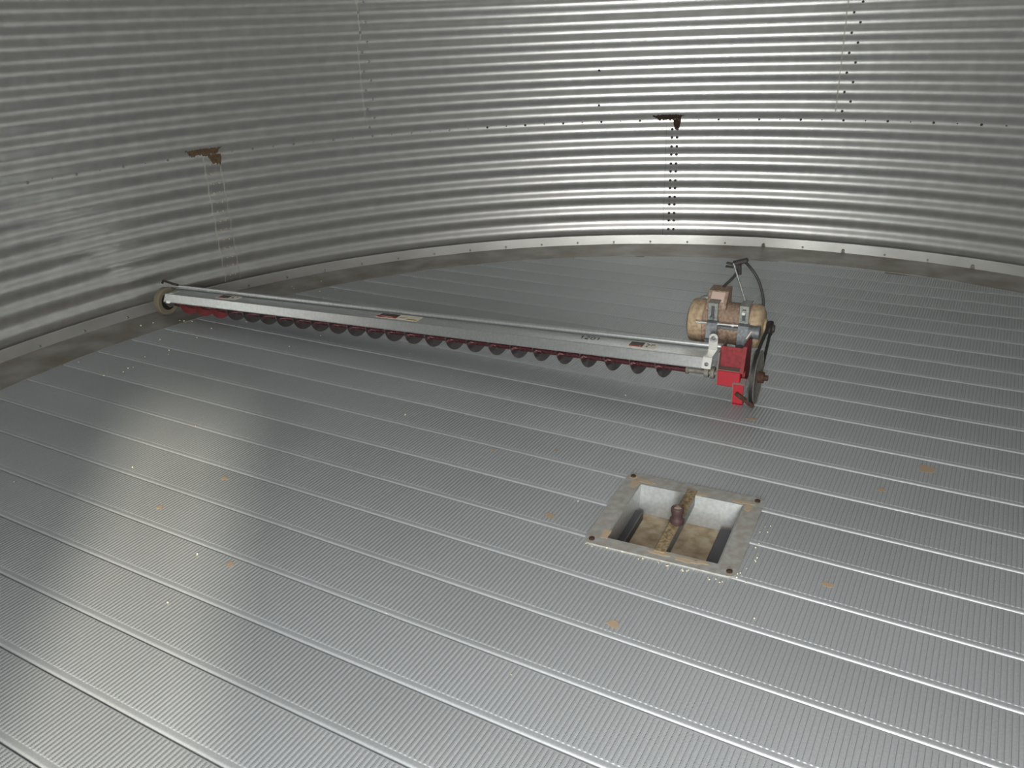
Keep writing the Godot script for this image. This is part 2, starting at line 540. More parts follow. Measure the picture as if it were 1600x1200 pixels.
func sheet(az0: float, h0: float, h1: float, ring: int) -> MB:
	var m := MB.new()
	var lap := 0.9
	var low := h0 - (0.014 if ring > 0 else 0.0)
	for layer in 2:
		var fine := ring < 2 and layer == 0
		var segs := 96 if fine else 48
		var rows := int(round((h1 - h0) / PITCH * (20 if fine else 8)))
		var off := 0.0025 * layer
		var grid := []
		for i in rows + 1:
			var h := lerpf(low, h1, float(i) / rows)
			var row := PackedInt32Array()
			for j in segs + 1:
				var t := float(j) / segs
				var az := az0 + (SHEET + lap) * t
				# each sheet laps over the next one, and each ring over the one below
				var r := wall_r(h) + off - 0.0024 * t - (0.0022 if h < h0 + 0.012 and ring > 0 else 0.0)
				row.append(m.vert(polar(az, r, h), wall_n(az, h) * (1.0 if layer == 0 else -1.0), Vector2(deg_to_rad(az) * R_BIN, h)))
			grid.append(row)
		for i in rows:
			var hc := lerpf(low, h1, (i + 0.5) / rows)
			for j in segs:
				var ac := fposmod(az0 + (SHEET + lap) * (j + 0.5) / segs, 360.0)
				if ac > DOOR_A and ac < DOOR_B and hc > DOOR_LOW and hc < DOOR_HIGH:
					continue
				m.quad(grid[i][j], grid[i][j + 1], grid[i + 1][j + 1], grid[i + 1][j])
	return m

func lap_line(parent: Node, az: float, wide: float, top: float, bottom: float, material: Material) -> void:
	# thin bead of sealant down the edge of a vertical lap
	var m := MB.new()
	var n := int((top - bottom) / 0.008)
	var prev := PackedInt32Array()
	var wob := FastNoiseLite.new()
	wob.seed = int(absf(az))
	wob.frequency = 9.0
	for i in n + 1:
		var h := lerpf(top, bottom, float(i) / n)
		var w := wide * (0.7 + 0.5 * wob.get_noise_1d(h))
		var row := PackedInt32Array()
		for q in [[-1.0, 0.0026], [-0.4, 0.0038], [0.4, 0.0038], [1.0, 0.0026]]:
			var a: float = az + q[0] * w
			row.append(m.vert(polar(a, wall_r(h) - q[1], h), wall_n(a, h)))
		if i > 0:
			for j in 3:
				m.quad(prev[j], prev[j + 1], row[j + 1], row[j])
		prev = row
	put("lap_sealant", m, material, parent)

func sealant(parent: Node, a0: float, a1: float, top: float, bottom: float, material: Material, sd: int) -> void:
	var r := RandomNumberGenerator.new()
	r.seed = sd
	var m := MB.new()
	var cols := int((a1 - a0) / 0.12)
	var prev := PackedInt32Array()
	var lowest := bottom
	for j in cols + 1:
		var az := lerpf(a0, a1, float(j) / cols)
		var edge := sin(PI * clampf(float(j) / cols, 0.04, 0.96))
		var t := top - r.randf() * 0.006 * (1.6 - edge)
		lowest = lerpf(lowest, lerpf(top, bottom, clampf(edge * 2.2, 0.15, 1.0)) + r.randf_range(-0.012, 0.012), 0.75)
		var row := PackedInt32Array()
		for i in 7:
			var h := lerpf(t, minf(lowest, t - 0.003), i / 6.0)
			var thick := 0.006 if i > 0 and i < 6 else 0.002
			row.append(m.vert(polar(az, wall_r(h) - thick, h), wall_n(az, h)))
		if j > 0:
			for i in 6:
				m.quad(prev[i], prev[i + 1], row[i + 1], row[i])
		prev = row
	put("sealant", m, material, parent)

# ---------------------------------------------------------------- floor
const RIB := 0.0124
const PLANK := 0.1778
const LINE0 := -1.1766        # z of one bright plank joint
var stain := FastNoiseLite.new()

func make_floor() -> void:
	stain.seed = 31
	stain.frequency = 0.9
	stain.fractal_octaves = 4
	var fl := base("floor", "raised floor of perforated galvanised steel planks with fine cross ribs", Vector3.ZERO, "floor", "structure")
	var edge := 2.96
	var first := 0
	for k in range(-11, 25):
		var z0 := LINE0 + PLANK * (k - 1) + 0.0088
		var far := maxf(absf(z0), absf(z0 + PLANK))
		if far >= edge:
			far = minf(absf(z0), absf(z0 + PLANK)) + 0.03
			if far >= edge:
				continue
		var reach := sqrt(edge * edge - far * far)
		var cut := z0 > -0.15 and z0 < 0.20
		if cut:
			put_plank(fl, z0, -reach, -0.095)
			put_plank(fl, z0, 0.285, reach)
		else:
			put_plank(fl, z0, -reach, reach)
		first += 1
	# dried residue and rust spots seen on the planks
	for s in SPOTS:
		var m := MB.new()
		var pts := PackedVector2Array()
		var r := RandomNumberGenerator.new()
		r.seed = int(s[0] * 1000.0)
		for j in 11:
			var a := TAU * j / 11.0
			var q := r.randf_range(0.55, 1.1)
			pts.append(Vector2(cos(a) * s[2] * q, sin(a) * s[3] * q))
		m.extrude(pts, Vector3.ZERO, Basis(Vector3.RIGHT, Vector3.FORWARD, Vector3.UP), 0.0006)
		put("rust_spot", m, mats.rust_stain, fl, Vector3(s[0], 0.0012, s[1]))
	# flat ring that closes the gap between planks and wall
	var ring := base("baseboard_round", "dusty flat steel flashing ring between the floor planks and the wall", Vector3.ZERO, "flashing", "structure")
	for k in 21:
		var m := MB.new()
		var up_m := MB.new()
		var a0 := 360.0 / 21.0 * k + 3.0
		var prev := []
		var prev_up := []
		for j in 13:
			var az := a0 + (360.0 / 21.0 + 0.35) * j / 12.0
			var t := j / 12.0
			var row := []
			var nn := (Vector3.UP * 1.0 + polar(az, -0.05, 0.0)).normalized()
			var up := 0.0016 + 0.0012 * (1.0 - t)
			row.append(m.vert(polar(az, 2.815, -0.004), polar(az, -1, 0)))
			row.append(m.vert(polar(az, 2.815, up), polar(az, -1, 0)))
			row.append(m.vert(polar(az, 2.815, up), nn))
			row.append(m.vert(polar(az, 2.95, up + 0.001), nn))
			var rr := R_BIN - AMP - 0.0035 - 0.0015 * t
			row.append(m.vert(polar(az, rr - 0.001, up + 0.004), nn))
			var hn := (polar(az, -1.0, 0.0) + Vector3(0, 0.06, 0)).normalized()
			var row_up := [up_m.vert(polar(az, rr - 0.003, up + 0.003), hn), up_m.vert(polar(az, rr, 0.059), hn), up_m.vert(polar(az, rr + 0.004, 0.063), Vector3.UP)]
			if j > 0:
				for i in 2:
					up_m.quad(prev_up[i], prev_up[i + 1], row_up[i + 1], row_up[i])
			prev_up = row_up
			if j > 0:
				for i in [0, 2, 3]:
					m.quad(prev[i], prev[i + 1], row[i + 1], row[i])
			prev = row
		put("flashing_segment", m, mats.flashing_steel, ring)
		put("flashing_upstand", up_m, mats.upstand_steel, ring)

const SPOTS := [[0.1081, 0.5594, 0.02, 0.018], [0.5399, 0.17, 0.018, 0.01], [-0.9419, 0.8157, 0.014, 0.012], [-1.3299, 0.4812, 0.016, 0.01], [-1.3766, 0.7016, 0.015, 0.011], [0.5941, -0.3768, 0.016, 0.014], [0.7029, -0.5734, 0.028, 0.03], [-0.6196, -0.0816, 0.01, 0.01], [-0.4192, -0.1776, 0.009, 0.008], [0.1159, -0.6927, 0.025, 0.014], [-0.2505, 0.199, 0.018, 0.014]]

func put_plank(parent: Node, z0: float, x0: float, x1: float) -> void:
	var m := MB.new()
	var cols := int(ceil((x1 - x0) / RIB * 4.0))
	# across the plank: (z, base height, share of the rib, slope of the base)
	var prof := [[0.0012, -0.014, 0.0, 90.0], [0.0012, -0.0006, 0.0, 45.0], [0.0026, 0.0, 0.0, 0.0], [0.0060, 0.0, 1.0, 0.0], [0.1545, 0.0, 1.0, 0.0], [0.1547, 0.0, 0.98, 0.0, 1.0], [0.1568, 0.0001, 0.0, 0.0, 1.0], [0.1571, 0.0001, 0.0, 0.0], [0.1610, 0.0006, 0.0, -0.08],
		[0.1645, 0.0008, 0.0, -0.02], [0.1672, 0.0008, 0.0, 0.02], [0.1694, 0.0005, 0.0, 0.22], [0.1712, -0.0002, 0.0, 0.60], [0.1726, -0.0014, 0.0, 1.1], [0.1738, -0.0032, 0.0, 2.2], [0.1746, -0.0060, 0.0, 6.0], [0.1748, -0.014, 0.0, 90.0]]
	var nrm := []
	for p in prof:
		nrm.append(Vector3(0, 1, 0) if p[3] == 0.0 else Vector3(0, cos(atan(p[3])), sin(atan(p[3]))))
	nrm[0] = Vector3(0, 0.1, -1).normalized()
	nrm[1] = Vector3(0, 0.7, -0.7)
	var prev := PackedInt32Array()
	var tone := rng.randf_range(0.95, 1.03)
	var n_rows := prof.size()
	for j in cols + 1:
		var x := minf(x0 + j * RIB * 0.25, x1)
		var ph := TAU * x / RIB
		var rh := 0.0006 * (1.0 + cos(ph))
		var sl := 0.0006 * TAU / RIB * sin(ph)
		var row := PackedInt32Array()
		var dirt := tone * (1.0 + 0.10 * stain.get_noise_2d(x * 1.3, z0 * 4.0 + x * 0.2))
		for i in n_rows:
			var p = prof[i]
			var nn: Vector3 = nrm[i]
			if p[2] > 0.0:
				nn = Vector3(sl * p[2], 1.0, 0.0).normalized()
			if p.size() > 4:      # the closed end of each rib slopes down to the joint
				nn = Vector3(sl * 0.5, 1.0, rh / 0.0015).normalized()
			var d2 := dirt
			if i <= 3 or i >= n_rows - 1:
				d2 *= 0.93
			row.append(m.vert(Vector3(x, p[1] + rh * p[2], z0 + p[0]), nn, Vector2(x / (RIB * 8.0), p[0] / PLANK), Color(d2, d2, d2 * 0.995)))
		if j > 0:
			for i in n_rows - 1:
				m.quad(prev[i], prev[i + 1], row[i + 1], row[i])
		prev = row
	put("floor_plank", m, mats.floor_steel, parent)

# ---------------------------------------------------------------- centre sump
func make_sump() -> void:
	var s := base("floor_sump", "square rust-stained steel sump set into the floor with a crossbar and pivot pin", Vector3(0.0955, 0.0, 0.057), "sump")
	s.rotation.y = deg_to_rad(3.6)
	var o := 0.160
	var zb := -0.150
	var zf := 0.168
	# flange: a rounded square plate with a square hole, four strips and four corner pieces
	var fm := MB.new()
	var y1 := 0.0052
	var fx := 0.215
	var f0 := -0.208
	var f1 := 0.211
	var hole := PackedVector2Array([Vector2(-o, zb), Vector2(o, zb), Vector2(o, zf), Vector2(-o, zf)])
	var outer := PackedVector2Array()
	for q in [[fx, f1, 0.0], [-fx, f1, 90.0], [-fx, f0, 180.0], [fx, f0, 270.0]]:
		var cx: float = q[0] - signf(q[0]) * 0.022
		var cz: float = q[1] - signf(q[1]) * 0.022
		for j in 5:
			var a := deg_to_rad(q[2] + 22.5 * j)
			outer.append(Vector2(cx + cos(a) * 0.022, cz + sin(a) * 0.022))
	# stitched ring: every outer point to the nearest hole corner
	var nearest := []
	for p in outer:
		nearest.append(hole[(2 if p.x > 0.0 else 3) if p.y > 0.0 else (1 if p.x > 0.0 else 0)])
	for j in outer.size():
		var k := (j + 1) % outer.size()
		var a := Vector3(outer[j].x, y1, outer[j].y)
		var b := Vector3(outer[k].x, y1, outer[k].y)
		var c := Vector3(nearest[k].x, y1, nearest[k].y)
		var d := Vector3(nearest[j].x, y1, nearest[j].y)
		fm.face([a, b, c], Vector3.UP)
		if c.distance_to(d) > 0.001:
			fm.face([a, c, d], Vector3.UP)
		var nn := (Vector3(b.z - a.z, 0, a.x - b.x)).normalized()
		if nn.dot(a) < 0.0:
			nn = -nn
		fm.face([a, b, b - Vector3(0, 0.006, 0), a - Vector3(0, 0.006, 0)], nn)
	put("flange", fm, mats.sump_flange, s)
	# well walls, rounded into the floor at the back
	var depth := 0.092
	var wm := MB.new()
	var th := 0.003
	# back wall as a sheet curved at its foot
	var path := [Vector2(zb, y1), Vector2(zb + 0.007, -0.042), Vector2(zb + 0.014, -depth)]
	wm.strap(path, o * 2.0, th, Vector3.ZERO, Basis(Vector3(0, 0, 1), Vector3(0, 1, 0), Vector3(1, 0, 0)))
	wm.box(Vector3(0, -depth * 0.5, zf), Vector3(o * 2.0, depth, th))
	for e in [-1.0, 1.0]:
		var poly := PackedVector2Array([Vector2(zb, y1), Vector2(zf, y1), Vector2(zf, -0.062), Vector2(zb + 0.05, -0.062), Vector2(zb + 0.025, -0.082), Vector2(zb + 0.008, -0.082)])
		wm.extrude(poly, Vector3(e * o - th * 0.5, 0, 0), Basis(Vector3(0, 0, 1), Vector3(0, 1, 0), Vector3(1, 0, 0)), th)
	put("well_wall", wm, mats.galvanised, s)
	for e in [-1.0, 1.0]:
		var rm := MB.new()
		var rw := 0.030 if e < 0.0 else 0.058
		rm.box(Vector3(e * (o + 0.005 - rw * 0.5), -0.078, 0.025), Vector3(rw, 0.032, zf - zb - 0.06), Basis.IDENTITY, 0.003)
		put("gate_rail", rm, mats.rail_dark, s)
	var gm := MB.new()
	gm.box(Vector3(0, -depth - 0.004, 0.009), Vector3(o * 2.0 + 0.06, 0.006, zf - zb))
	put("slide_gate", gm, mats.sump_dirt, s)
	# residue heaped unevenly on the gate
	var dm := MB.new()
	var f := FastNoiseLite.new()
	f.seed = 6
	f.frequency = 18.0
	var rows := []
	for i in 23:
		var row := []
		for j in 23:
			var x := lerpf(-o + 0.03, o - 0.03, j / 22.0)
			var z := lerpf(zb + 0.012, zf - 0.004, i / 22.0)
			var e := minf(minf(i, 22 - i), minf(j, 22 - j)) / 4.0
			var h := -depth - 0.0012 + (0.002 + 0.004 * f.get_noise_2d(x, z)) * clampf(e, 0.0, 1.0)
			row.append(dm.vert(Vector3(x, h, z), Vector3.UP))
		rows.append(row)
	for i in 22:
		for j in 22:
			dm.quad(rows[i][j], rows[i][j + 1], rows[i + 1][j + 1], rows[i + 1][j])
	put("grain_residue", dm, mats.sump_dirt, s).set_meta("kind", "stuff")
	# crossbar: an inverted channel, its top resting on the flange
	var bm := MB.new()
	bm.box(Vector3(0, 0.0075, 0.004), Vector3(0.031, 0.004, 0.352), Basis.IDENTITY, 0.001)
	put("crossbar", bm, mats.bar_rust, s)
	var bs := MB.new()
	for e in [-1.0, 1.0]:
		bs.box(Vector3(e * 0.0138, -0.012, 0.008), Vector3(0.0035, 0.034, 0.310), Basis.IDENTITY, 0.0008)
	put("crossbar_web", bs, mats.galvanised_dull, s)
	# pivot pin: collar on the bar, hollow neck with grain dust inside
	var pm := MB.new()
	var ub := Basis(Vector3.UP, Vector3.RIGHT, Vector3.FORWARD)
	pm.lathe([Vector2(0, 0.0195), Vector2(0.004, 0.021), Vector2(0.014, 0.021), Vector2(0.018, 0.0165), Vector2(0.030, 0.0155), Vector2(0.036, 0.0185), Vector2(0.050, 0.0185), Vector2(0.052, 0.0165), Vector2(0.052, 0.0125), Vector2(0.046, 0.0115), Vector2(0.046, 0.0)], Vector3(0.006, 0.0095, 0.024), ub, 28)
	put("pivot_pin", pm, mats.pin_steel, s)
	var pf := MB.new()
	pf.lathe([Vector2(0.0, 0.0119), Vector2(0.0015, 0.0)], Vector3(0.006, 0.0572, 0.024), ub, 16)
	put("pin_fill", pf, mats.sump_dirt, s)
	# rust crusts along the rim
	var rr := RandomNumberGenerator.new()
	rr.seed = 15
	for q in [[-0.150, -0.170, 0.040, 0.012], [-0.178, -0.150, 0.014, 0.030], [0.150, -0.165, 0.040, 0.012], [0.178, -0.140, 0.014, 0.022], [0.0, 0.180, 0.034, 0.012], [0.075, 0.186, 0.045, 0.011], [-0.165, 0.150, 0.016, 0.030], [0.120, 0.180, 0.022, 0.010], [-0.197, -0.187, 0.016, 0.015], [0.02, -0.160, 0.04, 0.008]]:
		var cm := MB.new()
		var pts := PackedVector2Array()
		for j in 14:
			var a := TAU * j / 14.0
			var w := rr.randf_range(0.55, 1.1)
			pts.append(Vector2(cos(a) * q[2] * w, sin(a) * q[3] * w))
		cm.extrude(pts, Vector3.ZERO, Basis(Vector3.RIGHT, Vector3.FORWARD, Vector3.UP), 0.0006)
		put("rust_crust", cm, mats.rim_rust, s, Vector3(q[0], y1, q[1]))
	for q in [[-0.197, -0.187], [0.195, -0.187], [0.195, 0.190], [-0.195, 0.190]]:
		var b := MB.new()
		b.lathe([Vector2(0, 0.0085), Vector2(0.003, 0.0085), Vector2(0.0048, 0.005), Vector2(0.005, 0.0)], Vector3.ZERO, ub, 12)
		put("flange_bolt", b, mats.rusty_iron, s, Vector3(q[0], y1, q[1]))

# ---------------------------------------------------------------- sweep auger
# Local axes: x along the auger from the gearbox to the wheel, y up, z away from the camera.
func hd(along: float) -> float:      # height of the screw's axis
	return 0.098 - 0.01158 * along

func top_h(along: float) -> float:   # height of the shield's top plate
	return 0.1680 - 0.0147 * along

func make_auger() -> void:
	var a := base("sweep_auger", "long sweep auger with galvanised shield, red gearbox and beige electric motor lying on the floor", Vector3(-0.0811, 0.0, -0.8257), "auger")
	a.rotation.y = deg_to_rad(-176.0109)
	var len := 2.80
	# shield: top plate, front lip with a small return, back sheet
	var tilt := Basis(Vector3(1, -0.0146, 0).normalized(), Vector3(0.0146, 1, 0).normalized(), Vector3(0, 0, 1))
	var sm := MB.new()
	var prof := [Vector2(-0.040, -0.0410), Vector2(-0.0475, -0.0380), Vector2(-0.0482, -0.0345), Vector2(-0.0285, -0.0012), Vector2(-0.0260, 0.0), Vector2(0.086, 0.0), Vector2(0.088, -0.002), Vector2(0.090, -0.09)]
	sm.strap(prof, len, 0.0022, Vector3(0.03 + len * 0.5, top_h(0.03 + len * 0.5), 0.0), Basis(Vector3(0, 0, 1), tilt.y, tilt.x))
	put("shield", sm, mats.shield_steel, a)
	# torque pipe along the rear edge
	var pm := MB.new()
	pm.tube([Vector3(-0.03, top_h(-0.03) + 0.0115, 0.074), Vector3(1.4, top_h(1.4) + 0.0115, 0.062), Vector3(2.87, top_h(2.87) + 0.0115, 0.059)], 0.0105, 16)
	put("torque_pipe", pm, mats.galvanised, a)
	# shaft and flighting
	var sh := MB.new()
	sh.tube([Vector3(0.09, hd(0.09), 0), Vector3(2.80, hd(2.80), 0)], 0.0115, 18)
	put("shaft", sh, mats.red_shaft, a, Vector3.ZERO, "shaft with worn red paint")
	var st := MB.new()
	st.tube([Vector3(-0.03, hd(-0.03), 0), Vector3(0.092, hd(0.092), 0)], 0.0105, 18)
	for q in [[0.088, 0.010, 0.0165], [0.010, 0.016, 0.021], [-0.012, 0.014, 0.024]]:
		st.lathe([Vector2(0, 0.011), Vector2(0, q[2]), Vector2(q[1], q[2]), Vector2(q[1], 0.011)], Vector3(q[0], hd(q[0]), 0), Basis.IDENTITY, 20)
	put("drive_shaft", st, mats.pulley_iron, a)
	put("flighting", flight(0.145, 2.43), mats.worn_steel, a, Vector3.ZERO, "screw flighting worn to dark bare steel")
	put("painted_flighting", flight(2.43, 2.735), mats.red_flight, a, Vector3.ZERO, "last turns of flighting still painted red")
	# decals on the top plate
	put_decal(a, 2.440, 0.125, 0.052, 0)
	put_decal(a, 1.425, 0.222, 0.058, 1)
	put_decal(a, 0.283, 0.112, 0.062, 2)
	var tx := TextMesh.new()
	tx.text = "1201"
	var sf := SystemFont.new()
	sf.font_names = PackedStringArray(["Droid Sans"])
	tx.font = sf
	tx.font_size = 20
	tx.pixel_size = 0.0021
	tx.depth = 0.0004
	var to := put("stencilled_number", tx, mats.ink, a, Vector3(0.506, top_h(0.506) + 0.0014, 0.031), "dark stencilled number")
	to.basis = Basis(Vector3(-1, 0, 0), Vector3(0, 0, 1), Vector3(0, 1, 0))
	# carrier wheel at the wall end
	var wl := MB.new()
	wl.lathe([Vector2(-0.015, 0.045), Vector2(-0.017, 0.066), Vector2(-0.013, 0.0715), Vector2(0.0, 0.0735), Vector2(0.013, 0.0715), Vector2(0.017, 0.066), Vector2(0.015, 0.045)], Vector3(2.868, 0.0738, 0.002), Basis.IDENTITY, 40)
	var tyre := put("wheel_tyre", wl, mats.tyre_tan, a)
	var hb := MB.new()
	hb.lathe([Vector2(-0.012, 0.0), Vector2(-0.012, 0.014), Vector2(-0.009, 0.016), Vector2(-0.007, 0.045), Vector2(-0.014, 0.050), Vector2(0.014, 0.050), Vector2(0.008, 0.045), Vector2(0.012, 0.014), Vector2(0.012, 0.0)], Vector3(2.868, 0.0738, 0.002), Basis.IDENTITY, 32)
	put("wheel_hub", hb, mats.wheel_dark, tyre)
	var ep := MB.new()
	ep.extrude(PackedVector2Array([Vector2(-0.048, 0.088), Vector2(-0.022, 0.1235), Vector2(0.04, 0.1235), Vector2(0.052, 0.146), Vector2(0.072, 0.146), Vector2(0.084, 0.10), Vector2(0.02, 0.05), Vector2(-0.02, 0.05)]), Vector3(2.825, 0, 0), Basis(Vector3(0, 0, 1), Vector3(0, 1, 0), Vector3(1, 0, 0)), 0.005)
	put("end_plate", ep, mats.galvanised_dull, a)
	var sc := MB.new()
	sc.strap([Vector2(-0.052, 0.086), Vector2(-0.0245, 0.1255), Vector2(-0.020, 0.1285), Vector2(0.02, 0.1275)], 0.026, 0.004, Vector3(2.795, 0, 0), Basis(Vector3(0, 0, 1), Vector3(0, 1, 0), Vector3(1, 0, 0)))
	put("end_clamp", sc, mats.bright_zinc, a)
	var hk := MB.new()
	hk.tube([Vector3(2.82, top_h(2.8) + 0.022, 0.056), Vector3(2.85, top_h(2.85) + 0.030, 0.050), Vector3(2.885, top_h(2.88) + 0.042, 0.04), Vector3(2.905, top_h(2.9) + 0.044, 0.04), Vector3(2.915, top_h(2.9) + 0.030, 0.04)], 0.006, 10)
	put("pipe_hook", hk, mats.dark_brown, a)

	# pale clamp strap over the shield at the drive end
	var cm := MB.new()
	var t0 := top_h(0.01)
	cm.strap([Vector2(0.051, t0 + 0.052), Vector2(0.051, t0 + 0.006), Vector2(0.047, t0 + 0.0035), Vector2(-0.027, t0 + 0.0035), Vector2(-0.0310, t0 + 0.001), Vector2(-0.0515, t0 - 0.036)], 0.034, 0.004, Vector3(0.012, 0, 0), Basis(Vector3(0, 0, 1), Vector3(0, 1, 0), Vector3(1, 0, 0)))
	cm.lathe([Vector2(0.0, 0.0), Vector2(0.0, 0.017), Vector2(0.004, 0.017), Vector2(0.004, 0.0)], Vector3(0.012, t0 + 0.052, 0.053), Basis(Vector3(0, 0, -1), Vector3(0, 1, 0), Vector3(1, 0, 0)), 20)
	var clamp := put("clamp_strap", cm, mats.bright_zinc, a)
	var fb := Basis(Vector3(0, 0, -1), Vector3(0, 1, 0), Vector3(1, 0, 0))
	for q in [[t0 + 0.052, 0.049], [t0 - 0.020, -0.0445]]:
		var bm := MB.new()
		bm.lathe([Vector2(0, 0.0), Vector2(0, 0.0085), Vector2(0.004, 0.0085), Vector2(0.006, 0.006), Vector2(0.006, 0.0)], Vector3(0.012, q[0], q[1]), fb, 6)
		put("bolt", bm, mats.bracket_grey, clamp)

	# red gearbox frame
	var rb := Basis(Vector3(0, 0, 1), Vector3(0, 1, 0), Vector3(1, 0, 0))
	var lo := MB.new()
	lo.box(Vector3(-0.074, 0.102, -0.030), Vector3(0.086, 0.062, 0.040), Basis.IDENTITY, 0.003)
	var gb := put("gearbox", lo, mats.red_paint, a, Vector3.ZERO, "bright red lower gearbox housing")
	var top := MB.new()
	top.box(Vector3(-0.074, 0.1345, -0.030), Vector3(0.084, 0.003, 0.038), Basis.IDENTITY, 0.001)
	put("dusty_ledge", top, mats.red_dust_top, gb)
	var bk := MB.new()
	bk.box(Vector3(-0.073, 0.172, -0.006), Vector3(0.086, 0.085, 0.005), Basis.IDENTITY, 0.001)
	put("back_plate", bk, mats.red_dusty, gb)
	var lp := MB.new()
	lp.extrude(PackedVector2Array([Vector2(-0.048, 0.072), Vector2(-0.048, 0.135), Vector2(-0.030, 0.196), Vector2(0.09, 0.205), Vector2(0.09, 0.072)]), Vector3(-0.033, 0, 0), rb, 0.005)
	put("side_plate", lp, mats.red_dust_top, gb)
	var rp := MB.new()
	rp.extrude(PackedVector2Array([Vector2(-0.046, 0.128), Vector2(-0.044, 0.140), Vector2(-0.006, 0.220), Vector2(0.09, 0.220), Vector2(0.09, 0.07), Vector2(-0.008, 0.07), Vector2(-0.008, 0.128)]), Vector3(-0.126, 0, 0), rb, 0.014)
	put("side_plate", rp, mats.red_dusty, gb)
	# foot skid with its grey worn top
	var ft := MB.new()
	ft.strap([Vector2(-0.052, 0.086), Vector2(-0.050, 0.012), Vector2(-0.044, 0.003), Vector2(0.01, 0.003)], 0.040, 0.006, Vector3(-0.112, 0, 0), rb)
	put("foot_skid", ft, mats.red_paint, a)
	var fg := MB.new()
	fg.box(Vector3(-0.114, 0.094, -0.040), Vector3(0.046, 0.006, 0.032), Basis(Vector3(1, 0, 0), -0.5), 0.001)
	fg.box(Vector3(-0.0925, 0.048, -0.048), Vector3(0.004, 0.082, 0.016), Basis.IDENTITY, 0.001)
	put("foot_gusset", fg, mats.red_dust_top, a)
	var lv := MB.new()
	var d := (Vector3(-0.172, 0.013, -0.062) - Vector3(-0.108, 0.052, -0.058)).normalized()
	lv.box(Vector3(-0.140, 0.032, -0.060), Vector3(0.082, 0.016, 0.012), Basis(d, d.cross(Vector3(0, 0, 1)).normalized() * -1.0, Vector3(0, 0, 1)), 0.003)
	put("hitch_pin", lv, mats.rusty_iron, a, Vector3.ZERO, "rusty steel hitch pin")

	# pulleys and belt
	var xb := -0.164
	var pl := MB.new()
	pl.lathe([Vector2(-0.011, 0.018), Vector2(-0.009, 0.020), Vector2(-0.006, 0.078), Vector2(-0.011, 0.086), Vector2(-0.011, 0.101), Vector2(-0.009, 0.1025), Vector2(-0.003, 0.094), Vector2(0.003, 0.094), Vector2(0.009, 0.1025), Vector2(0.011, 0.101), Vector2(0.011, 0.086), Vector2(0.006, 0.078), Vector2(0.009, 0.020), Vector2(0.011, 0.018)], Vector3(xb, 0.1040, 0.004), Basis.IDENTITY, 56)
	var big := put("large_pulley", pl, mats.pulley_iron, a)
	var ph := MB.new()
	ph.lathe([Vector2(-0.045, 0.0), Vector2(-0.045, 0.010), Vector2(-0.030, 0.011), Vector2(-0.030, 0.021), Vector2(-0.008, 0.022), Vector2(-0.008, 0.021), Vector2(0.018, 0.021), Vector2(0.018, 0.011)], Vector3(xb, 0.1040, 0.004), Basis.IDENTITY, 24)
	put("pulley_hub", ph, mats.rusty_iron, big)
	var sp := MB.new()
	sp.lathe([Vector2(-0.018, 0.0), Vector2(-0.018, 0.015), Vector2(-0.011, 0.016), Vector2(-0.010, 0.029), Vector2(-0.003, 0.022), Vector2(0.003, 0.022), Vector2(0.010, 0.029), Vector2(0.011, 0.016), Vector2(0.03, 0.010)], Vector3(xb, 0.212, 0.249), Basis.IDENTITY, 32)
	put("motor_pulley", sp, mats.dark_brown, a)
	put("drive_belt", belt(Vector2(0.249, 0.212), 0.0265, Vector2(0.004, 0.104), 0.0985, xb), mats.rubber, a)

	make_motor(a)

func flight(a0: float, a1: float) -> MB:
	var m := MB.new()
	var pitch := 0.10473
	var steps := int((a1 - a0) / pitch * 36.0)
	var prev := []
	for k in steps + 1:
		var al := lerpf(a0, a1, float(k) / steps)
		var th := TAU * (al - 0.179) / pitch
		var rad := Vector3(0, -cos(th), -sin(th))
		var c := Vector3(al, hd(al), 0)
		var tan0 := (Vector3(0, sin(th), -cos(th)) * 0.0435 * TAU / pitch + Vector3(1, 0, 0)).normalized()
		var nn := tan0.cross(rad).normalized()
		if nn.x < 0.0:
			nn = -nn
		var row := []
		for q in [[0.0125, 0.0018, nn], [0.040, 0.0013, nn], [0.0435, 0.0008, nn], [0.0435, 0.0008, rad], [0.0435, -0.0008, rad], [0.0435, -0.0008, -nn], [0.040, -0.0013, -nn], [0.0125, -0.0018, -nn]]:
			row.append(m.vert(c + rad * q[0] + Vector3(q[1], 0, 0), q[2]))
		if k > 0:
			for i in [0, 1, 3, 5, 6]:
				m.quad(prev[i], prev[i + 1], row[i + 1], row[i])
		prev = row
	return m

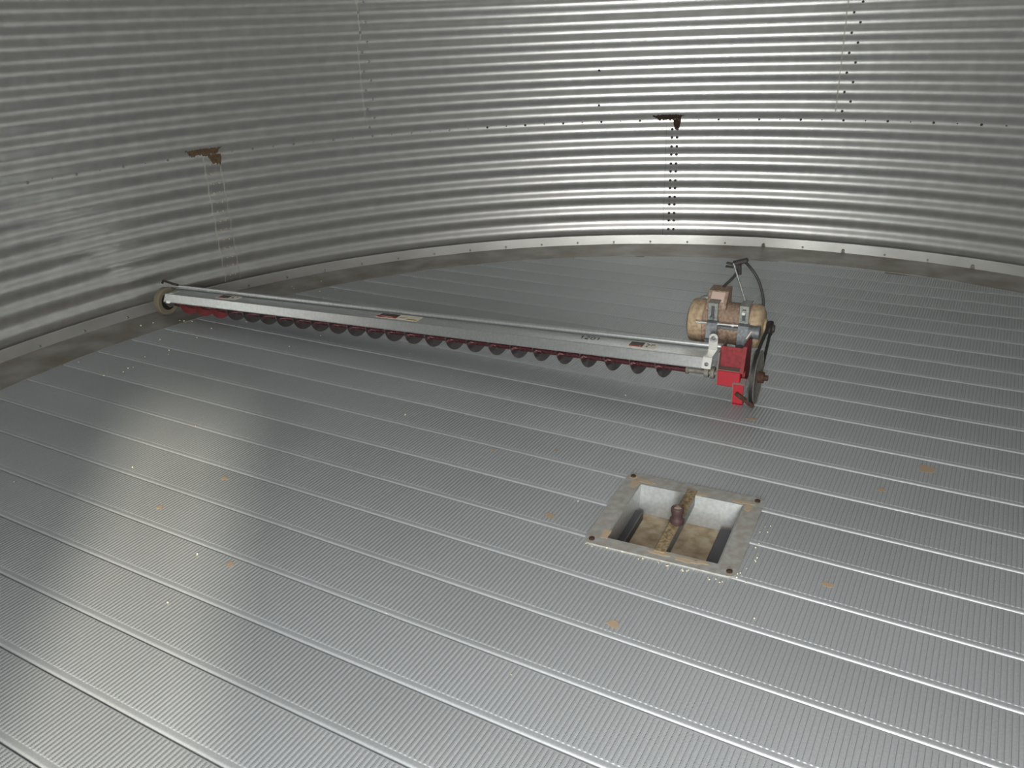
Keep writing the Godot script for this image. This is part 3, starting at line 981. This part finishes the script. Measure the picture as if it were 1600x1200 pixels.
func belt(c0: Vector2, r0: float, c1: Vector2, r1: float, x: float) -> MB:
	# an open V belt round two pulleys in the plane across the auger; c = (z, y)
	var m := MB.new()
	var d := c1 - c0
	var base_a := d.angle()
	var off := acos((r0 - r1) / d.length())
	var pts := []
	var nns := []
	for j in 13:
		var a := base_a + off + (TAU - 2.0 * off) * j / 12.0
		nns.append(Vector2(cos(a), sin(a))); pts.append(c0 + nns[-1] * r0)
	for j in 25:
		var a := base_a - off + 2.0 * off * j / 24.0
		nns.append(Vector2(cos(a), sin(a))); pts.append(c1 + nns[-1] * r1)
	var n := pts.size()
	for j in n:
		var k := (j + 1) % n
		for f in [[0.004, -0.0060, 0.004, 0.0060, 0], [-0.005, -0.0045, -0.005, 0.0045, 1], [0.004, 0.0060, -0.005, 0.0045, 2], [0.004, -0.0060, -0.005, -0.0045, 3]]:
			var q := []
			for e in [[j, f[0], f[1]], [j, f[2], f[3]], [k, f[2], f[3]], [k, f[0], f[1]]]:
				var p: Vector2 = pts[e[0]] + nns[e[0]] * e[1]
				var no: Vector3
				if f[4] < 2:
					no = Vector3(0, nns[e[0]].y, nns[e[0]].x) * (1.0 if f[4] == 0 else -1.0)
				else:
					no = Vector3(1.0 if f[4] == 2 else -1.0, 0, 0)
				q.append(m.vert(Vector3(x + e[2], p.y, p.x), no))
			m.quad(q[0], q[1], q[2], q[3])
	return m

func make_motor(a: Node3D) -> void:
	var c := Vector3(0.002, 0.215, 0.249)
	var body := MB.new()
	body.lathe([Vector2(-0.098, 0.078), Vector2(-0.098, 0.0845), Vector2(0.100, 0.0845), Vector2(0.100, 0.078)], c, Basis.IDENTITY, 56)
	var mo := put("motor", body, mats.motor_rust, a, Vector3.ZERO, "beige electric motor with rust-brown dust on its shell")
	var eb := MB.new()
	eb.lathe([Vector2(0.086, 0.084), Vector2(0.086, 0.0885), Vector2(0.128, 0.0885), Vector2(0.142, 0.083), Vector2(0.150, 0.066), Vector2(0.153, 0.040), Vector2(0.154, 0.0)], c, Basis.IDENTITY, 56)
	put("end_bell", eb, mats.motor_beige, mo)
	var eb2 := MB.new()
	eb2.lathe([Vector2(-0.154, 0.0), Vector2(-0.153, 0.030), Vector2(-0.146, 0.034), Vector2(-0.142, 0.064), Vector2(-0.134, 0.080), Vector2(-0.122, 0.0875), Vector2(-0.096, 0.0875), Vector2(-0.096, 0.084)], c, Basis.IDENTITY, 56)
	put("end_bell", eb2, mats.motor_beige, mo)
	var ms := MB.new()
	ms.tube([c + Vector3(-0.18, 0, 0), c + Vector3(-0.14, 0, 0)], 0.008, 14)
	put("motor_shaft", ms, mats.pulley_iron, mo)
	# terminal box with a pale label on its lid
	var jb := MB.new()
	jb.extrude(PackedVector2Array([Vector2(0.188, 0.285), Vector2(0.188, 0.310), Vector2(0.226, 0.352), Vector2(0.296, 0.354), Vector2(0.296, 0.285)]), Vector3(0.001, 0, 0), Basis(Vector3(0, 0, 1), Vector3(0, 1, 0), Vector3(1, 0, 0)), 0.076)
	put("terminal_box", jb, mats.motor_rust, mo)
	var lb := MB.new()
	var ld := Vector3(0, 0.042, 0.038).normalized()
	lb.box(Vector3(0.038, 0.3325, 0.2055), Vector3(0.052, 0.0012, 0.044), Basis(Vector3(1, 0, 0), Vector3(1, 0, 0).cross(ld) * -1.0, ld), 0.0003)
	put("rating_label", lb, mats.paper_label, mo, Vector3.ZERO, "pale pinkish rating label")
	var cd := MB.new()
	cd.tube([Vector3(0.077, 0.312, 0.25), Vector3(0.095, 0.313, 0.25), Vector3(0.108, 0.308, 0.252), Vector3(0.114, 0.297, 0.256), Vector3(0.112, 0.284, 0.262)], 0.010, 12)
	cd.lathe([Vector2(0, 0.006), Vector2(0, 0.0145), Vector2(0.008, 0.0145), Vector2(0.008, 0.006)], Vector3(0.082, 0.312, 0.25), Basis.IDENTITY, 10)
	put("conduit_elbow", cd, mats.galvanised_dull, mo)
	# two slotted mounting brackets facing the camera, with the adjusting rod between them
	var rb := Basis(Vector3(0, 0, 1), Vector3(0, 1, 0), Vector3(1, 0, 0))
	for q in [[0.042, 0.040, 0.184], [-0.078, 0.038, 0.172]]:
		var up := MB.new()
		up.box(Vector3(q[0], 0.288, 0.150), Vector3(q[1], 0.076, 0.005), Basis.IDENTITY, 0.0015)
		up.box(Vector3(q[0], 0.323, 0.190), Vector3(q[1], 0.005, 0.082), Basis.IDENTITY, 0.001)
		var br := put("slotted_bracket", up, mats.galvanised_dull, a)
		var slot := MB.new()
		slot.box(Vector3(q[0], 0.290, 0.1468), Vector3(0.012, 0.046, 0.003), Basis.IDENTITY, 0.001)
		put("slot", slot, mats.rail_dark, br)
		var bo := MB.new()
		bo.lathe([Vector2(0, 0.0), Vector2(0, 0.010), Vector2(0.005, 0.010), Vector2(0.008, 0.007), Vector2(0.014, 0.006), Vector2(0.014, 0.0)], Vector3(q[0], 0.300 if q[0] < 0.0 else 0.268, 0.1455), Basis(Vector3(0, 0, -1), Vector3(0, 1, 0), Vector3(1, 0, 0)), 8)
		put("bolt", bo, mats.bright_zinc if q[0] < 0.0 else mats.bracket_grey, br)
		var low := MB.new()
		low.strap([Vector2(0.150, 0.254), Vector2(0.132, 0.248), Vector2(0.128, 0.240), Vector2(0.118, q[2] + 0.004), Vector2(0.100, q[2] + 0.003)], q[1] + 0.002, 0.006, Vector3(q[0] - 0.004, 0, 0), rb)
		put("mounting_bracket", low, mats.bracket_grey, a)
	var sl := MB.new()
	sl.box(Vector3(-0.020, 0.226, 0.160), Vector3(0.150, 0.012, 0.012), Basis.IDENTITY, 0.002)
	put("bracket_bar", sl, mats.bracket_grey, a)
	var rod := MB.new()
	rod.tube([Vector3(0.104, 0.2445, 0.138), Vector3(-0.064, 0.2475, 0.138)], 0.0042, 10)
	for x in [0.015, -0.045]:
		rod.lathe([Vector2(0, 0.0), Vector2(0, 0.0078), Vector2(0.008, 0.0078), Vector2(0.008, 0.0)], Vector3(x, 0.246, 0.138), Basis.IDENTITY, 6)
	put("adjusting_rod", rod, mats.bright_zinc, a)
	var arm := MB.new()
	arm.tube([Vector3(-0.113, 0.232, 0.135), Vector3(-0.098, 0.205, 0.115)], 0.0065, 10)
	put("tension_bolt", arm, mats.bright_zinc, a)
	var cup := MB.new()
	cup.lathe([Vector2(-0.03, 0.0), Vector2(-0.03, 0.026), Vector2(0.012, 0.026), Vector2(0.016, 0.020), Vector2(0.016, 0.0)], Vector3(-0.112, 0.222, 0.155), Basis(Vector3(1, 0, 0), Vector3(0, 1, 0), Vector3(0, 0, 1)), 24)
	put("bearing_housing", cup, mats.bracket_grey, a)
	# upright handle rod and the power cord looped over it
	var hr := MB.new()
	hr.tube([Vector3(-0.0703, 0.312, 0.22), Vector3(-0.0101, 0.470, 0.22)], 0.0042, 10)
	put("upright_rod", hr, mats.galvanised_dull, a)
	var cv := Curve3D.new()
	var cp := [Vector3(0.045, 0.335, 0.292), Vector3(0.030, 0.358, 0.28), Vector3(-0.002, 0.3965, 0.27), Vector3(-0.020, 0.430, 0.26), Vector3(-0.022, 0.462, 0.255), Vector3(-0.040, 0.470, 0.26), Vector3(-0.064, 0.4415, 0.28), Vector3(-0.094, 0.4026, 0.28), Vector3(-0.112, 0.3627, 0.28), Vector3(-0.1235, 0.320, 0.28), Vector3(-0.127, 0.283, 0.28)]
	for k in cp.size():
		var t: Vector3 = (cp[mini(k + 1, cp.size() - 1)] - cp[maxi(k - 1, 0)]) / 6.0
		cv.add_point(cp[k], -t, t)
	var path := []
	for k in 61:
		path.append(cv.sample_baked(cv.get_baked_length() * k / 60.0, true))
	var cm := MB.new()
	cm.tube(path, 0.0058, 10)
	put("power_cord", cm, mats.cord_rubber, a)
	# dark cord clamp at the top of the rod and the plug tied under it
	var tp := MB.new()
	tp.box(Vector3(-0.030, 0.469, 0.252), Vector3(0.062, 0.018, 0.022), Basis(Vector3(0, 0, 1), -0.32), 0.005)
	tp.box(Vector3(0.006, 0.462, 0.240), Vector3(0.030, 0.007, 0.014), Basis(Vector3(0, 0, 1), 0.15), 0.002)
	tp.box(Vector3(0.008, 0.449, 0.240), Vector3(0.030, 0.006, 0.014), Basis(Vector3(0, 0, 1), 0.05), 0.002)
	put("cord_clamp", tp, mats.dark_brown, a)
	var pg := MB.new()
	pg.tube([Vector3(-0.024, 0.455, 0.262), Vector3(-0.025, 0.438, 0.265), Vector3(-0.026, 0.414, 0.268)], 0.0095, 10)
	put("cord_plug", pg, mats.dark_brown, a)

# ---------------------------------------------------------------- decals
func put_decal(a: Node3D, along: float, w: float, h: float, which: int) -> void:
	var im := Image.create(192, 72, false, Image.FORMAT_RGB8)
	im.fill(Color(0.80, 0.78, 0.73))
	var black := Color(0.12, 0.12, 0.12)
	var red := Color(0.62, 0.10, 0.12)
	if which == 1:
		im.fill_rect(Rect2i(6, 4, 86, 38), black)
		im.fill_rect(Rect2i(2, 42, 92, 26), red)
		im.fill_rect(Rect2i(22, 50, 54, 4), Color(0.9, 0.85, 0.82))
		im.fill_rect(Rect2i(62, 56, 14, 4), Color(0.9, 0.85, 0.82))
		for k in 4:
			im.fill_rect(Rect2i(14, 10 + k * 8, 66 - k * 6, 2), Color(0.35, 0.36, 0.36))
		im.fill_rect(Rect2i(140, 50, 46, 18), Color(0.70, 0.60, 0.16))
		im.fill_rect(Rect2i(146, 56, 34, 4), Color(0.45, 0.38, 0.15))
		for k in 26:
			im.fill_rect(Rect2i(104 + k, 48 - k, 3, 5), Color(0.36, 0.37, 0.36))
			if k > 10:
				im.fill_rect(Rect2i(96 + k, 38, 3, 5), Color(0.45, 0.46, 0.45))
		for k in 3:
			im.fill_rect(Rect2i(142, 14 + k * 10, 40, 3), Color(0.70, 0.69, 0.66))
	else:
		im.fill_rect(Rect2i(8, 6, 96, 42), black)
		im.fill_rect(Rect2i(8, 48, 96, 16), red)
		im.fill_rect(Rect2i(84, 50, 6, 12), Color(0.8, 0.72, 0.70))
		for k in 3:
			im.fill_rect(Rect2i(18, 14 + k * 9, 70, 2), Color(0.28, 0.28, 0.28))
		var dots := [[120, 14, 14, 8], [134, 22, 12, 8], [122, 30, 20, 7], [150, 14, 10, 6], [158, 22, 12, 7], [150, 30, 12, 7], [166, 16, 14, 10], [126, 46, 12, 10]]
		if which == 0:
			dots = [[122, 10, 12, 34], [134, 38, 20, 8], [160, 12, 14, 12]]
		for q in dots:
			im.fill_rect(Rect2i(q[0], q[1], q[2], q[3]), Color(0.20, 0.20, 0.18))
	im.generate_mipmaps()
	var m := StandardMaterial3D.new()
	m.resource_name = "decal_print"
	m.albedo_texture = ImageTexture.create_from_image(im)
	m.roughness = 0.45
	m.metallic_specular = 0.4
	var mb := MB.new()
	var k := []
	for q in [[1.0, -1.0, 0.0, 1.0], [-1.0, -1.0, 1.0, 1.0], [-1.0, 1.0, 1.0, 0.0], [1.0, 1.0, 0.0, 0.0]]:
		k.append(mb.vert(Vector3(q[0] * w * 0.5, 0.0008, q[1] * h * 0.5), Vector3.UP, Vector2(q[2], q[3])))
	mb.quad(k[0], k[1], k[2], k[3])
	for e in 4:
		var p0: Vector3 = mb.v[k[e]]
		var p1: Vector3 = mb.v[k[(e + 1) % 4]]
		mb.face([p0, p1, p1 - Vector3(0, 0.0008, 0), p0 - Vector3(0, 0.0008, 0)], ((p0 + p1) * Vector3(1, 0, 1)).normalized())
	var names := ["small warning decal with black panel and red stripe near the wheel end", "long warning decal with red stripe and yellow patch at mid shield", "warning decal with black panel, red stripe and small pictogram near the drive end"]
	var o := put("warning_decal", mb, m, a, Vector3(along, top_h(along) + 0.0013, 0.021), names[which])
	o.rotation.z = -0.0146

# ---------------------------------------------------------------- loose grain crumbs
func make_crumbs() -> void:
	var m := MB.new()
	var r := RandomNumberGenerator.new()
	r.seed = 77
	var places := []
	# along the front and right edges of the sump, at its corner, and scattered
	for k in 26:
		places.append([Vector3(lerpf(-0.13, 0.30, r.randf()), 0.001, 0.276 + r.randf_range(-0.004, 0.014)), r.randf_range(0.0012, 0.0030)])
	for k in 16:
		places.append([Vector3(0.325 + r.randf_range(-0.004, 0.03), 0.001, r.randf_range(-0.05, 0.26)), r.randf_range(0.0012, 0.0032)])
	for k in 46:
		var a := r.randf() * TAU
		var q := sqrt(r.randf()) * 2.7
		places.append([Vector3(cos(a) * q, 0.001, sin(a) * q), r.randf_range(0.0014, 0.0034)])
	for k in 40:
		places.append([polar(r.randf_range(-185.0, -150.0), r.randf_range(2.45, 2.95), 0.004), r.randf_range(0.002, 0.005)])
	for p in places:
		var s: float = p[1]
		var b := Basis.from_euler(Vector3(r.randf() * 0.4, r.randf() * TAU, 0.0))
		var t := r.randf_range(0.75, 1.1)
		m.lathe([Vector2(-s, 0), Vector2(-s * 0.6, s * 0.6), Vector2(s * 0.3, s * 0.8), Vector2(s, 0)], p[0] + Vector3(0, s * 0.5, 0), b, 6, Color(t, t * 0.97, t * 0.92))
	var o := put("grain_crumbs", m, mats.crumbs, self, Vector3.ZERO, "pale crumbs of spilled grain scattered on the plank floor")
	o.set_meta("category", "grain")
	o.set_meta("kind", "stuff")
